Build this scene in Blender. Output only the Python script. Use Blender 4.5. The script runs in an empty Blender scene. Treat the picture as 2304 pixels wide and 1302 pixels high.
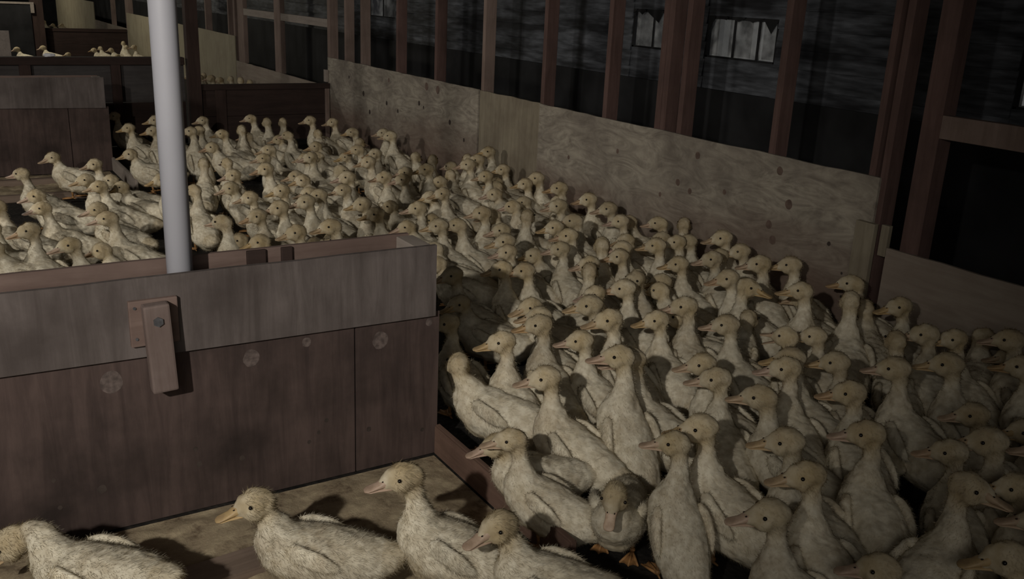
import bpy, bmesh, math, random
from mathutils import Vector, Matrix, Euler, noise
random.seed(11)
SC = bpy.context.scene
COL = SC.collection
V = Vector

# ------------------------------------------------------------------ camera
CAM_ROT = [[0.849326, 0.124519, -0.512972], [-0.526058, 0.280077, -0.803007], [0.043682, 0.951868, 0.30338]]
CAM_F = 2091.90   # focal length in pixels of a 2304 px wide frame
CAM_H = 1.5

cd = bpy.data.cameras.new('camera')
cam = bpy.data.objects.new('camera', cd); COL.objects.link(cam)
cd.sensor_fit = 'HORIZONTAL'; cd.sensor_width = 36.0
cd.lens = CAM_F / 2304 * 36.0
cd.clip_start = 0.05; cd.clip_end = 200
cam.matrix_world = Matrix.Translation((0, 0, CAM_H)) @ Matrix(CAM_ROT).to_4x4()
SC.camera = cam

# ------------------------------------------------------------------ world, lamps, exposure
w = bpy.data.worlds.new('world'); SC.world = w; w.use_nodes = True
bg = w.node_tree.nodes['Background']
bg.inputs[0].default_value = (0.5, 0.6, 1.0, 1); bg.inputs[1].default_value = 0.004
vs = SC.view_settings
vs.view_transform = 'Standard'; vs.look = 'None'; vs.gamma = 1; vs.use_curve_mapping = False
vs.exposure = -0.18

def lamp(name, kind, loc, energy, color, **k):
    l = bpy.data.lights.new(name, kind); l.energy = energy; l.color = color
    o = bpy.data.objects.new(name, l); COL.objects.link(o); o.location = loc
    for a, b in k.items():
        if a == 'aim': o.rotation_euler = (V(b) - V(loc)).to_track_quat('-Z', 'Y').to_euler()
        else: setattr(l, a, b)
    return o
WARM = (1.0, 0.945, 0.86)
LAMP_POS = (-1.55, -0.2, 2.2)
lamp('work_lamp', 'SPOT', LAMP_POS, 450, WARM, aim=(1.05, 3.6, 0.90),
     spot_size=math.radians(69), spot_blend=1.0, shadow_soft_size=0.04)
lamp('soft_fill', 'AREA', (-0.6, -1.2, 1.9), 17, WARM, aim=(1.3, 4.5, 0.3), shape='RECTANGLE', size=2.4, size_y=1.3)  # unseen soft fill added behind the camera to lift the shadows
lamp('left_fill_spot', 'SPOT', (-2.2, 4.6, 1.9), 230, WARM, aim=(1.9, 7.6, 0.4), spot_size=math.radians(104), spot_blend=0.9, shadow_soft_size=0.12)  # added out-of-view spot that brightens the far flock from the left
lamp('aisle_lamp', 'POINT', (0.9, 17.5, 2.3), 130, (1.0, 0.93, 0.76), shadow_soft_size=0.06)
lamp('far_aisle_lamp', 'POINT', (0.9, 27.5, 2.3), 130, (1.0, 0.93, 0.76), shadow_soft_size=0.06)
lamp('pen_fill', 'POINT', (-1.2, 11.0, 2.1), 75, WARM, shadow_soft_size=0.1)  # extra fill without a visible source, added for the second pen's ducklings
lamp('yard_lamp', 'POINT', (5.5, 4.6, 2.2), 24, (0.95, 0.97, 1.0), shadow_soft_size=0.1)
lamp('far_yard_lamp', 'POINT', (5.5, 10.3, 2.2), 18, (0.95, 0.97, 1.0), shadow_soft_size=0.1)

# ------------------------------------------------------------------ materials
def mat(name, rough=0.8, spec=0.3):
    m = bpy.data.materials.new(name); m.use_nodes = True
    nt = m.node_tree; b = nt.nodes['Principled BSDF']
    b.inputs['Roughness'].default_value = rough
    b.inputs['Specular IOR Level'].default_value = spec
    return m, nt, b
def N(nt, t, **k):
    n = nt.nodes.new(t)
    for a, v in k.items():
        if a in n.inputs.keys(): n.inputs[a].default_value = v
        else: setattr(n, a, v)
    return n
def ramp(nt, src, stops):
    r = N(nt, 'ShaderNodeValToRGB'); e = r.color_ramp.elements
    while len(e) < len(stops): e.new(0.5)
    for q, (p, c) in zip(e, stops):
        q.position = p; q.color = (*c, 1) if len(c) == 3 else c
    nt.links.new(src, r.inputs[0]); return r.outputs[0]
def mixc(nt, f, a, b, mode='MIX'):
    m = N(nt, 'ShaderNodeMix', data_type='RGBA', blend_type=mode)
    if isinstance(f, (int, float)): m.inputs[0].default_value = f
    else: nt.links.new(f, m.inputs[0])
    for i, c in ((6, a), (7, b)):
        if isinstance(c, tuple): m.inputs[i].default_value = (*c, 1)
        else: nt.links.new(c, m.inputs[i])
    return m.outputs[2]
def coords(nt, scale, rot=(0, 0, 0)):
    t = N(nt, 'ShaderNodeTexCoord'); mp = N(nt, 'ShaderNodeMapping')
    mp.inputs['Scale'].default_value = scale; mp.inputs['Rotation'].default_value = rot
    nt.links.new(t.outputs['Object'], mp.inputs[0]); return mp.outputs[0]
def bump(nt, b, h, s=0.3, d=0.01):
    n = N(nt, 'ShaderNodeBump'); n.inputs['Strength'].default_value = s; n.inputs['Distance'].default_value = d
    nt.links.new(h, n.inputs['Height']); nt.links.new(n.outputs[0], b.inputs['Normal'])

def wood(name, ca, cb, cdirt, grain='Z', spots=0.0, dirt=0.5, rough=0.85, swirl=0.0, low=0.0):
    """weathered board: long grain, smears of dirt, optional knots, optional uneven reddish-brown band near the foot"""
    m, nt, b = mat(name, rough, 0.2)
    sc = {'Z': (9, 9, 0.9), 'Y': (9, 0.9, 9), 'X': (0.9, 9, 9)}[grain]
    c = coords(nt, sc)
    if swirl: c = coords(nt, (2.2, 1.3, 4.2))
    n1 = N(nt, 'ShaderNodeTexNoise', Scale=2.4 if swirl else 3.0, Detail=9.0, Roughness=0.62, Distortion=0.6 + swirl)
    nt.links.new(c, n1.inputs[0])
    base = ramp(nt, n1.outputs[0], [(0.32, cb), (0.62, ca)])
    c2 = coords(nt, (3.2, 3.2, 3.2))
    n2 = N(nt, 'ShaderNodeTexNoise', Scale=1.0, Detail=6.0, Roughness=0.6)
    nt.links.new(c2, n2.inputs[0])
    f = ramp(nt, n2.outputs[0], [(0.42, (0, 0, 0)), (0.72, (dirt,) * 3)])
    colr = mixc(nt, f, base, cdirt)
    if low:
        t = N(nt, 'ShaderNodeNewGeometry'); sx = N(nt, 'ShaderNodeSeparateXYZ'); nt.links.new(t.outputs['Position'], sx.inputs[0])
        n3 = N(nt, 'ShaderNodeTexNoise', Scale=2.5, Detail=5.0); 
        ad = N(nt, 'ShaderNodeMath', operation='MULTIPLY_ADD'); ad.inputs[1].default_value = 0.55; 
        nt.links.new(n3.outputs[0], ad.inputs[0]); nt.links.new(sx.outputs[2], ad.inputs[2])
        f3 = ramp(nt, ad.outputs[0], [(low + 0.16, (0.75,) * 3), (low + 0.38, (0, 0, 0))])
        colr = mixc(nt, f3, colr, (0.155, 0.098, 0.075))  # reddish-brown towards the floor, edge broken up by noise
    if spots:
        v = N(nt, 'ShaderNodeTexVoronoi', Scale=spots); nt.links.new(coords(nt, (1, 1, 1)), v.inputs[0])
        f2 = ramp(nt, v.outputs['Distance'], [(0.06, (0.75,) * 3), (0.13, (0, 0, 0))])
        wn = N(nt, 'ShaderNodeTexNoise', Scale=4.0); 
        th = ramp(nt, wn.outputs[0], [(0.5, (0, 0, 0)), (0.56, (1, 1, 1))])
        mu = N(nt, 'ShaderNodeMath', operation='MULTIPLY'); nt.links.new(f2, mu.inputs[0]); nt.links.new(th, mu.inputs[1])
        colr = mixc(nt, mu.outputs[0], colr, (0.07, 0.05, 0.04))
    nt.links.new(colr, b.inputs['Base Color'])
    bump(nt, b, n1.outputs[0], 0.25, 0.004)
    return m
def plain(name, c, rough=0.8, spec=0.3, var=0.25, scale=8.0):
    m, nt, b = mat(name, rough, spec)
    n = N(nt, 'ShaderNodeTexNoise', Scale=scale, Detail=6.0); nt.links.new(coords(nt, (1, 1, 1)), n.inputs[0])
    d = tuple(x * (1 - var) for x in c); e = tuple(min(1, x * (1 + var)) for x in c)
    nt.links.new(ramp(nt, n.outputs[0], [(0.35, d), (0.65, e)]), b.inputs['Base Color'])
    bump(nt, b, n.outputs[0], 0.15, 0.004)
    return m

M = {}
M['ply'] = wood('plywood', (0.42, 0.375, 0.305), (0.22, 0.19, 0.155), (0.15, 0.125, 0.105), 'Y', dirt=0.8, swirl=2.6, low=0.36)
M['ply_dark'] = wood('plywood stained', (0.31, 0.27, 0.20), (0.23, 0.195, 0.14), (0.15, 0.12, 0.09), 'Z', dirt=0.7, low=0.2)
M['ply_far'] = wood('plywood far', (0.40, 0.36, 0.26), (0.31, 0.27, 0.19), (0.22, 0.18, 0.13), 'Z', dirt=0.5)
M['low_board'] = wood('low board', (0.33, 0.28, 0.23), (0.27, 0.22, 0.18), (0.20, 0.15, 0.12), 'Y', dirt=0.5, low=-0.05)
M['stud'] = wood('red stud', (0.150, 0.092, 0.080), (0.105, 0.062, 0.053), (0.065, 0.042, 0.037), 'Z', dirt=0.6)
M['stud_grey'] = wood('grey stud', (0.27, 0.20, 0.17), (0.20, 0.145, 0.12), (0.12, 0.085, 0.07), 'Z', dirt=0.6)
M['dark_wood'] = wood('dark wood', (0.050, 0.032, 0.027), (0.034, 0.022, 0.019), (0.02, 0.014, 0.012), 'X', dirt=0.5)
M['dark_post'] = wood('dark post', (0.060, 0.038, 0.032), (0.040, 0.025, 0.021), (0.025, 0.016, 0.014), 'Z', dirt=0.5)
M['grey_panel'] = wood('grey panel', (0.075, 0.068, 0.066), (0.055, 0.05, 0.05), (0.04, 0.032, 0.03), 'X', dirt=0.6)
M['gate_top'] = wood('gate upper board', (0.150, 0.126, 0.118), (0.092, 0.076, 0.070), (0.058, 0.046, 0.042), 'Z', dirt=0.8)
M['gate_low'] = wood('gate lower board', (0.098, 0.068, 0.060), (0.058, 0.040, 0.036), (0.026, 0.019, 0.017), 'Z', dirt=0.9)
M['gate_rear'] = wood('gate rear board', (0.19, 0.135, 0.115), (0.14, 0.095, 0.08), (0.09, 0.06, 0.05), 'X', dirt=0.6)
M['end_block'] = wood('pale end block', (0.36, 0.31, 0.27), (0.28, 0.24, 0.21), (0.2, 0.16, 0.14), 'Y', dirt=0.4)
M['latch'] = wood('latch wood', (0.20, 0.155, 0.14), (0.15, 0.11, 0.098), (0.09, 0.06, 0.05), 'Z', dirt=0.6)
M['curb'] = wood('brown curb', (0.20, 0.125, 0.095), (0.13, 0.08, 0.06), (0.07, 0.042, 0.033), 'Y', dirt=0.8)
M['plank'] = wood('plank', (0.24, 0.18, 0.14), (0.17, 0.125, 0.095), (0.10, 0.07, 0.055), 'X', dirt=0.5)
def siding_mat():
    m, nt, b = mat('weathered siding', 0.7, 0.25)
    n = N(nt, 'ShaderNodeTexNoise', Scale=1.0, Detail=3.0, Roughness=0.6); nt.links.new(coords(nt, (1, 1.3, 8.7)), n.inputs[0])
    n2 = N(nt, 'ShaderNodeTexNoise', Scale=1.0, Detail=5.0); nt.links.new(coords(nt, (2, 6, 40)), n2.inputs[0])
    a = ramp(nt, n.outputs[0], [(0.40, (0.022, 0.023, 0.027)), (0.68, (0.15, 0.16, 0.18))])
    f = ramp(nt, n2.outputs[0], [(0.35, (0.45, 0.45, 0.45)), (0.65, (1, 1, 1))])
    nt.links.new(mixc(nt, 1.0, a, f, 'MULTIPLY'), b.inputs['Base Color'])
    return m
M['siding'] = siding_mat()
M['near_black'] = plain('near black', (0.018, 0.018, 0.019), 0.8, 0.2, 0.4, 3.0)
M['yard_pale'] = plain('yard pale board', (0.26, 0.255, 0.24), 0.8, 0.2, 0.6, 5.0)
M['yard_post'] = plain('yard white post', (0.75, 0.74, 0.70), 0.7, 0.2, 0.15, 6.0)
M['roof'] = plain('roof boards', (0.05, 0.042, 0.038), 0.9, 0.1, 0.3, 3.0)
M['plug'] = plain('wood plug', (0.15, 0.105, 0.085), 0.85, 0.2, 0.2, 30.0)
M['knot'] = plain('dark knot', (0.055, 0.042, 0.036), 0.85, 0.2, 0.3, 30.0)
M['scuff'] = plain('pale scuff', (0.118, 0.092, 0.083), 0.9, 0.1, 0.35, 60.0)
M['pipe'] = plain('pale pipe', (0.40, 0.40, 0.44), 0.55, 0.35, 0.05, 3.0)
M['bolt'] = plain('steel bolt', (0.08, 0.08, 0.085), 0.45, 0.5, 0.3, 60.0)
M['scrap'] = plain('white scrap', (0.8, 0.8, 0.85), 0.6, 0.3, 0.05, 20.0)
def glass_mat():
    m, nt, b = mat('dusty glass', 0.12, 0.5)
    b.inputs['Base Color'].default_value = (0.75, 0.77, 0.78, 1)
    tr = N(nt, 'ShaderNodeBsdfTransparent'); mx = N(nt, 'ShaderNodeMixShader')
    n = N(nt, 'ShaderNodeTexNoise', Scale=9.0, Detail=6.0); nt.links.new(coords(nt, (1, 1, 1)), n.inputs[0])
    nt.links.new(ramp(nt, n.outputs[0], [(0.4, (0.92,) * 3), (0.7, (0.6,) * 3)]), mx.inputs[0])
    nt.links.new(b.outputs[0], mx.inputs[1]); nt.links.new(tr.outputs[0], mx.inputs[2])
    nt.links.new(mx.outputs[0], nt.nodes['Material Output'].inputs[0])
    return m
M['glass'] = glass_mat()
def litter_mat():
    m, nt, b = mat('dark wet litter', 0.75, 0.35)
    c = coords(nt, (1, 1, 1))
    v = N(nt, 'ShaderNodeTexVoronoi', Scale=55.0); nt.links.new(c, v.inputs[0])
    n = N(nt, 'ShaderNodeTexNoise', Scale=7.0, Detail=8.0, Roughness=0.7); nt.links.new(c, n.inputs[0])
    colr = ramp(nt, n.outputs[0], [(0.4, (0.010, 0.009, 0.008)), (0.75, (0.040, 0.034, 0.028))])
    nt.links.new(colr, b.inputs['Base Color']); bump(nt, b, v.outputs['Distance'], 0.6, 0.006)
    return m
M['litter'] = litter_mat()
def sawdust_mat():
    m, nt, b = mat('pale litter', 0.95, 0.1)
    c = coords(nt, (1, 1, 1))
    n = N(nt, 'ShaderNodeTexNoise', Scale=11.0, Detail=10.0, Roughness=0.72); nt.links.new(c, n.inputs[0])
    v = N(nt, 'ShaderNodeTexVoronoi', Scale=26.0); nt.links.new(c, v.inputs[0])
    a = ramp(nt, n.outputs[0], [(0.34, (0.14, 0.10, 0.065)), (0.47, (0.42, 0.34, 0.225)), (0.66, (0.58, 0.48, 0.32))])
    f = ramp(nt, v.outputs['Distance'], [(0.15, (0, 0, 0)), (0.6, (0.35,) * 3)])
    nt.links.new(mixc(nt, f, a, (0.22, 0.165, 0.11)), b.inputs['Base Color'])
    bump(nt, b, n.outputs[0], 0.7, 0.015)
    return m
M['sawdust'] = sawdust_mat()
def down_mat():
    m, nt, b = mat('duck down', 0.95, 0.08)
    at = N(nt, 'ShaderNodeAttribute', attribute_name='yel'); oi = N(nt, 'ShaderNodeObjectInfo')
    c = coords(nt, (1, 1, 1))
    off = N(nt, 'ShaderNodeVectorMath', operation='ADD'); nt.links.new(c, off.inputs[0])
    sc = N(nt, 'ShaderNodeVectorMath', operation='SCALE'); sc.inputs[0].default_value = (7, 3, 5)
    nt.links.new(oi.outputs['Random'], sc.inputs['Scale']); nt.links.new(sc.outputs[0], off.inputs[1])
    n = N(nt, 'ShaderNodeTexNoise', Scale=11.0, Detail=5.0, Roughness=0.6); nt.links.new(off.outputs[0], n.inputs[0])
    n2 = N(nt, 'ShaderNodeTexNoise', Scale=45.0, Detail=4.0); nt.links.new(off.outputs[0], n2.inputs[0])
    cream = ramp(nt, n2.outputs[0], [(0.35, (0.59, 0.525, 0.395)), (0.65, (0.79, 0.73, 0.58))])
    ad = N(nt, 'ShaderNodeMath', operation='MULTIPLY_ADD'); ad.inputs[1].default_value = 1.0
    ad.inputs[2].default_value = -0.42
    nt.links.new(n.outputs[0], ad.inputs[0])
    s2 = N(nt, 'ShaderNodeMath', operation='ADD', use_clamp=True); nt.links.new(ad.outputs[0], s2.inputs[0]); nt.links.new(at.outputs['Fac'], s2.inputs[1])
    colr = mixc(nt, s2.outputs[0], cream, (0.42, 0.315, 0.155))
    # soiled patches, different on every bird
    dn = N(nt, 'ShaderNodeTexNoise', Scale=6.0, Detail=6.0, Roughness=0.7); nt.links.new(off.outputs[0], dn.inputs[0])
    df = ramp(nt, dn.outputs[0], [(0.50, (0, 0, 0)), (0.72, (0.55,) * 3)])
    colr = mixc(nt, df, colr, (0.34, 0.25, 0.145))
    hv = N(nt, 'ShaderNodeHueSaturation'); nt.links.new(colr, hv.inputs['Color'])
    mr = N(nt, 'ShaderNodeMapRange'); mr.inputs['To Min'].default_value = 0.86; mr.inputs['To Max'].default_value = 1.08
    nt.links.new(oi.outputs['Random'], mr.inputs[0]); nt.links.new(mr.outputs[0], hv.inputs['Value'])
    hv.inputs['Saturation'].default_value = 0.95
    nt.links.new(hv.outputs[0], b.inputs['Base Color'])
    bump(nt, b, n2.outputs[0], 0.35, 0.006)
    return m
M['down'] = down_mat()
def bill_mat():
    m, nt, b = mat('bill', 0.5, 0.35)
    oi = N(nt, 'ShaderNodeObjectInfo')
    a = ramp(nt, oi.outputs['Random'], [(0.0, (0.48, 0.34, 0.16)), (0.45, (0.46, 0.34, 0.22)), (0.8, (0.48, 0.35, 0.27)), (1.0, (0.44, 0.29, 0.14))])
    n = N(nt, 'ShaderNodeTexNoise', Scale=60.0, Detail=4.0); nt.links.new(coords(nt, (1, 1, 1)), n.inputs[0])
    f = ramp(nt, n.outputs[0], [(0.5, (0, 0, 0)), (0.75, (0.5,) * 3)])
    nt.links.new(mixc(nt, f, a, (0.26, 0.17, 0.11)), b.inputs['Base Color'])
    return m
M['bill'] = bill_mat()
M['nostril'] = plain('nostril', (0.03, 0.02, 0.015), 0.8, 0.2, 0.1)
M['leg'] = plain('orange leg', (0.36, 0.19, 0.075), 0.55, 0.35, 0.3, 40.0)
M['eye'] = plain('eye', (0.008, 0.006, 0.005), 0.15, 0.5, 0.0)

# ------------------------------------------------------------------ helpers
def link(name, bm, m, parent=None, smooth=False, loc=None, bev=0.0):
    if bev:
        bmesh.ops.bevel(bm, geom=[e for e in bm.edges], offset=bev, segments=2, affect='EDGES', profile=0.6)
    me = bpy.data.meshes.new(name); bm.to_mesh(me); bm.free()
    ms = m if isinstance(m, (list, tuple)) else [m]
    for q in ms: me.materials.append(M[q] if isinstance(q, str) else q)
    if smooth:
        for p in me.polygons: p.use_smooth = True
    o = bpy.data.objects.new(name, me); COL.objects.link(o)
    if parent: o.parent = parent
    return o
def tag(o, label, cat, group=None):
    o['label'] = label; o['category'] = cat
    if group: o['group'] = group
    return o
def struct(o): o['kind'] = 'structure'; return o
def empty(name, loc=(0, 0, 0), rz=0.0):
    o = bpy.data.objects.new(name, None); COL.objects.link(o)
    o.location = loc; o.rotation_euler = (0, 0, rz); o.empty_display_size = 0.05
    return o
def box(bm, x0, x1, y0, y1, z0, z1, rot=None):
    r = bmesh.ops.create_cube(bm, size=1.0)['verts']
    for v in r: v.co = V((x0 + (v.co.x + .5) * (x1 - x0), y0 + (v.co.y + .5) * (y1 - y0), z0 + (v.co.z + .5) * (z1 - z0)))
    if rot:
        c = V(((x0 + x1) / 2, (y0 + y1) / 2, (z0 + z1) / 2))
        bmesh.ops.rotate(bm, verts=r, cent=c, matrix=rot)
    return r
def bx(name, dims, m, parent=None, bev=0.003, rot=None):
    bm = bmesh.new(); box(bm, *dims, rot=rot)
    return link(name, bm, m, parent, bev=bev)
def panel(name, x0, x1, y0, y1, z0, z1, m, parent=None, wob=0.004, axis='Y', n=26, marks=()):
    """a board with a slightly ragged, chewed top edge"""
    bm = bmesh.new()
    bot, top = [], []
    for side in (0, 1):
        rb, rt = [], []
        for i in range(n + 1):
            t = i / n
            if axis == 'Y': p = (x0 if side == 0 else x1, y0 + (y1 - y0) * t)
            else: p = (x0 + (x1 - x0) * t, y0 if side == 0 else y1)
            h = z1 + wob * (noise.noise(V((p[0] * 9 if axis == 'X' else 3.1, p[1] * 9 if axis == 'Y' else 1.7, z1 * 7))) * 1.6)
            rb.append(bm.verts.new((*p, z0))); rt.append(bm.verts.new((*p, h)))
        bot.append(rb); top.append(rt)
    for i in range(n):
        bm.faces.new((bot[0][i], bot[0][i + 1], top[0][i + 1], top[0][i]))
        bm.faces.new((bot[1][i + 1], bot[1][i], top[1][i], top[1][i + 1]))
        bm.faces.new((top[0][i], top[0][i + 1], top[1][i + 1], top[1][i]))
        bm.faces.new((bot[0][i + 1], bot[0][i], bot[1][i], bot[1][i + 1]))
    for i in (0, n):
        f = (bot[0][i], top[0][i], top[1][i], bot[1][i])
        bm.faces.new(f if i == 0 else f[::-1])
    bmesh.ops.recalc_face_normals(bm, faces=bm.faces)
    ms = [m]
    for k, (a, z, r, mm) in enumerate(marks):      # knots, plugs and scuffs in the face of the board
        if mm not in ms: ms.append(mm)
        c = V((x0 - .0004, a, z)) if axis == 'Y' else V((a, y0 - .0004, z))
        ring = []
        for i in range(18):
            t = 2 * math.pi * i / 18; q = r * (1 + .16 * noise.noise(V((k * 3.1, math.cos(t) * 1.3, math.sin(t) * 1.3))))
            o = V((0, math.cos(t), math.sin(t) * 1.12)) if axis == 'Y' else V((math.cos(t), 0, math.sin(t) * 1.12))
            ring.append(bm.verts.new(c + o * q))
        f = bm.faces.new(ring); f.material_index = ms.index(mm); f.normal_update()
        if (f.normal.x if axis == 'Y' else f.normal.y) > 0: f.normal_flip()
    return link(name, bm, ms, parent)
def cyl(bm, a, b, r, r2=None, seg=16, caps=True):
    a, b = V(a), V(b); d = b - a; q = d.to_track_quat('Z', 'Y').to_matrix().to_4x4()
    return bmesh.ops.create_cone(bm, cap_ends=caps, segments=seg, radius1=r, radius2=r if r2 is None else r2, depth=d.length,
                                 matrix=Matrix.Translation((a + b) / 2) @ q)['verts']

# ------------------------------------------------------------------ setting
XW = 3.52           # plane of the plywood along the right side
bm = bmesh.new(); box(bm, -4, 4.6, -1.5, 34, -0.06, 0.0); fl = struct(link('floor', bm, 'litter'))
bm = bmesh.new(); box(bm, -4, 4.8, -1.5, 34, 2.75, 2.83); struct(link('ceiling', bm, 'roof'))
bx_ = bmesh.new(); box(bx_, -4.1, -4.0, -1.5, 34, 0, 2.75); struct(link('wall_left', bx_, 'near_black'))
bx_ = bmesh.new(); box(bx_, -4, 4.6, 34.0, 34.1, 0, 2.75); struct(link('wall_back', bx_, 'near_black'))

# outer wall with lap siding above a near-black lower part, window openings left free
XO = 4.60
WIN = [(1.9, 2.66, 1.06, 1.36), (4.24, 4.88, 1.142, 1.415), (5.10, 5.68, 1.155, 1.43), (9.85, 10.62, 1.17, 1.46), (15.6, 16.4, 1.17, 1.46)]
bm = bmesh.new()
edges = [-1.5] + [v for q in WIN for v in q[:2]] + [34.0]
for i in range(0, len(edges), 2):
    y0, y1 = edges[i], edges[i + 1]
    if y1 < 2: box(bm, XO + .02, XO + .05, y0, y1, .88, 2.75); continue
    z = 0.90
    box(bm, XO + 0.02, XO + 0.05, y0, y1, 0.88, 2.75)
    while z < 2.7:
        r = box(bm, XO, XO + 0.012, y0, y1, z, z + 0.122)
        for v in r:
            if v.co.z < z + 0.01: v.co.x -= 0.016
        z += 0.115
for y0, y1, z0, z1 in WIN:
    box(bm, XO, XO + 0.05, y0, y1, 0.88, z0); box(bm, XO, XO + 0.05, y0, y1, z1, 2.75)
struct(link('wall_right', bm, 'siding'))
bm = bmesh.new(); box(bm, XO - 0.03, XO + 0.05, -1.5, 34, 0.0, 0.935); struct(link('lower_wall_right', bm, 'near_black'))  # near-black lower part of the outer wall
for i, (y0, y1, z0, z1) in enumerate(WIN):
    f = bmesh.new()
    for q in ((y0, y0 + .02, z0, z1), (y1 - .02, y1, z0, z1), (y0, y1, z1 - .02, z1), (y0, y1, z0, z0 + .012)): box(f, XO + 0.0, XO + 0.045, *q)
    for t in ((0.28, 0.62) if i != 3 else (0.5,)):
        yy = y0 + (y1 - y0) * t; box(f, XO + 0.012, XO + 0.032, yy - .008, yy + .008, z0, z1)
    win = struct(link(f'window_{i + 1}', f, 'near_black'))
    g = bmesh.new(); box(g, XO + 0.020, XO + 0.024, y0 + .01, y1 - .01, z0 + .005, z1 - .01)
    link('pane', g, 'glass', win)
    # ragged black plastic hanging from the head of the window
    rg = bmesh.new(); random.seed(20 + i); yy = y0
    while yy < y1 - .03:
        wd = random.uniform(.09, .24); h = random.choice((.004, .01, .02, .07))
        vs_ = [rg.verts.new((XO - 0.004, a, b)) for a, b in ((yy, z1), (min(y1, yy + wd * 1.2), z1), (yy + wd * random.uniform(.2, .7), z1 - .02 - h))]
        f_ = rg.faces.new(vs_); yy += wd
    ex = bmesh.ops.extrude_face_region(rg, geom=rg.faces[:])
    for v in ex['geom']:
        if isinstance(v, bmesh.types.BMVert): v.co.x -= 0.002
    link('torn_plastic', rg, 'near_black', win)

# yard beyond the windows: a pale boarded shed side with white posts
yd = tag(empty('yard_shed', (6.9, 6, 0)), 'pale boarded shed with white posts seen outside through the barn windows', 'shed')
bm = bmesh.new()
for k in range(90): box(bm, 0.0, 0.03, -6 + k * .17, -6 + k * .17 + .165, 0.0, 2.6)
link('wall_boards', bm, 'yard_pale', yd)
for y in (-2.75, -2.35, -1.85, -1.55, -1.2, -.75, -.35, 0.05, .5, .95, 4.5, 5.2, 5.9): bx('post', (-.16, -.08, y - .035, y + .035, 0, 2.6), 'yard_post', yd)
bx('rail', (-.10, -.02, -6, 9, .88, 1.0), 'yard_post', yd)
bm = bmesh.new(); box(bm, 4.65, 12, -4, 34, -.06, 0.0); struct(link('trim_1', bm, 'yard_pale')).name = 'ground'

# ------------------------------------------------------------------ right-hand pen wall: plywood, studs, low boards
bid = 'plywood sheets of the pen wall'
def ply(y0, y1, z1, m, label, x=0.0, name='plywood_panel', marks=()):
    return tag(panel(name, XW + x, XW + x + .014, y0, y1, 0.004, z1, m, marks=marks), label, 'panel')
PLUG = [(3.043, .579, .022, 'plug'), (3.152, .453, .020, 'plug'), (3.116, .382, .021, 'plug'), (3.709, .708, .019, 'plug'), (3.845, .536, .017, 'plug'), (3.126, .728, .020, 'plug'),
        (3.742, .506, .015, 'plug'), (3.983, .44, .012, 'plug'), (3.481, .553, .013, 'plug'), (2.775, .448, .010, 'knot'), (2.68, .33, .006, 'knot'), (4.4, .62, .013, 'plug'), (4.9, .5, .012, 'plug')]
KNOT = [(8.251, .543, .022, 'knot'), (8.107, .388, .020, 'knot'), (7.732, .514, .018, 'knot'), (7.083, .59, .02, 'knot'), (7.0, .565, .012, 'knot'), (7.498, .472, .016, 'knot'), (6.536, .505, .018, 'knot'),
        (7.686, .721, .018, 'plug'), (6.95, .74, .03, 'plug'), (6.75, .735, .03, 'plug'), (8.6, .66, .013, 'knot'), (6.3, .40, .014, 'knot')]
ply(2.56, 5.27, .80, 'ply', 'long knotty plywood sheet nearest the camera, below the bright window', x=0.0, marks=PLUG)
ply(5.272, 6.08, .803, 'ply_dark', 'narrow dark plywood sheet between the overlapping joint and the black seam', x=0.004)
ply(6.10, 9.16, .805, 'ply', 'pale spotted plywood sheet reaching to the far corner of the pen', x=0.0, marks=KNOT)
ply(12.43, 19.68, .82, 'ply_far', 'greenish plywood sheet in the second pen, right of the white pole')
ply(23.5, 30, .90, 'ply_far', 'furthest pale plywood sheet, top left above the distant ducklings')
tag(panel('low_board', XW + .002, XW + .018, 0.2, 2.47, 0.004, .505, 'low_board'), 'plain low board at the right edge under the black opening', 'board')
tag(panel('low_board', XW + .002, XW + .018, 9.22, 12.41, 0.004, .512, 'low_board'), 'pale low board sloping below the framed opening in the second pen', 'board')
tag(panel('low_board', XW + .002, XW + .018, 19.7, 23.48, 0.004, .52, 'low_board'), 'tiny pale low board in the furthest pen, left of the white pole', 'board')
bx_o = bx('edge_strip', (XW - .03, XW - .002, 2.525, 2.625, 0.004, .60), 'ply_dark')
tag(bx_o, 'worn rounded upright strip at the near end of the plywood wall', 'strip')
tag(bx('edge_block', (XW + .004, XW + .03, 2.475, 2.515, .46, .60), 'ply_dark'), 'small block wedged above the low board beside the heavy post', 'block')
tag(bx('corner_block', (XW - .03, XW - .002, 9.14, 9.20, .56, .68), 'end_block'), 'small pale block at the corner where the low far partition meets the plywood', 'block')
STUD = [(8.73, 'red-brown stud second from the far corner', 'stud_grey', .04, .80), (8.34, 'thin stud third from the far corner, left of the small far window', 'stud_grey', .035, .80),
        (7.56, 'stud right of the small far window', 'stud', .035, .80), (6.83, 'stud above the middle of the spotted plywood sheet', 'stud', .04, .80),
        (6.07, 'pale stud standing at the black plywood seam', 'stud_grey', .04, .80), (5.27, 'red stud standing at the overlapping plywood joint', 'stud', .04, .80),
        (4.58, 'brown stud left of the left-hand window', 'stud', .04, .80), (3.90, 'thin red stud between the two bright windows', 'stud', .038, .80),
        (3.21, 'red stud right of the large bright window', 'stud', .042, .80),
        (13.9, 'dim stud on the plywood of the second pen, left one', 'stud_grey', .05, .82), (12.75, 'dim stud on the plywood of the second pen, right one', 'stud_grey', .05, .82),
        (21.4, 'tiny stud in the furthest low opening', 'stud_grey', .06, .52)]
for y, lab, m, wd, zb in STUD:
    tag(bx('wall_stud', (XW + .016, XW + .105, y - wd / 2, y + wd / 2, 0.004, 2.74), m), lab, 'stud')
tag(bx('wall_stud', (XW + .016, XW + .105, 9.13, 9.20, .004, 2.74), 'stud_grey'), 'stud at the far corner of the plywood wall', 'stud')
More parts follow.
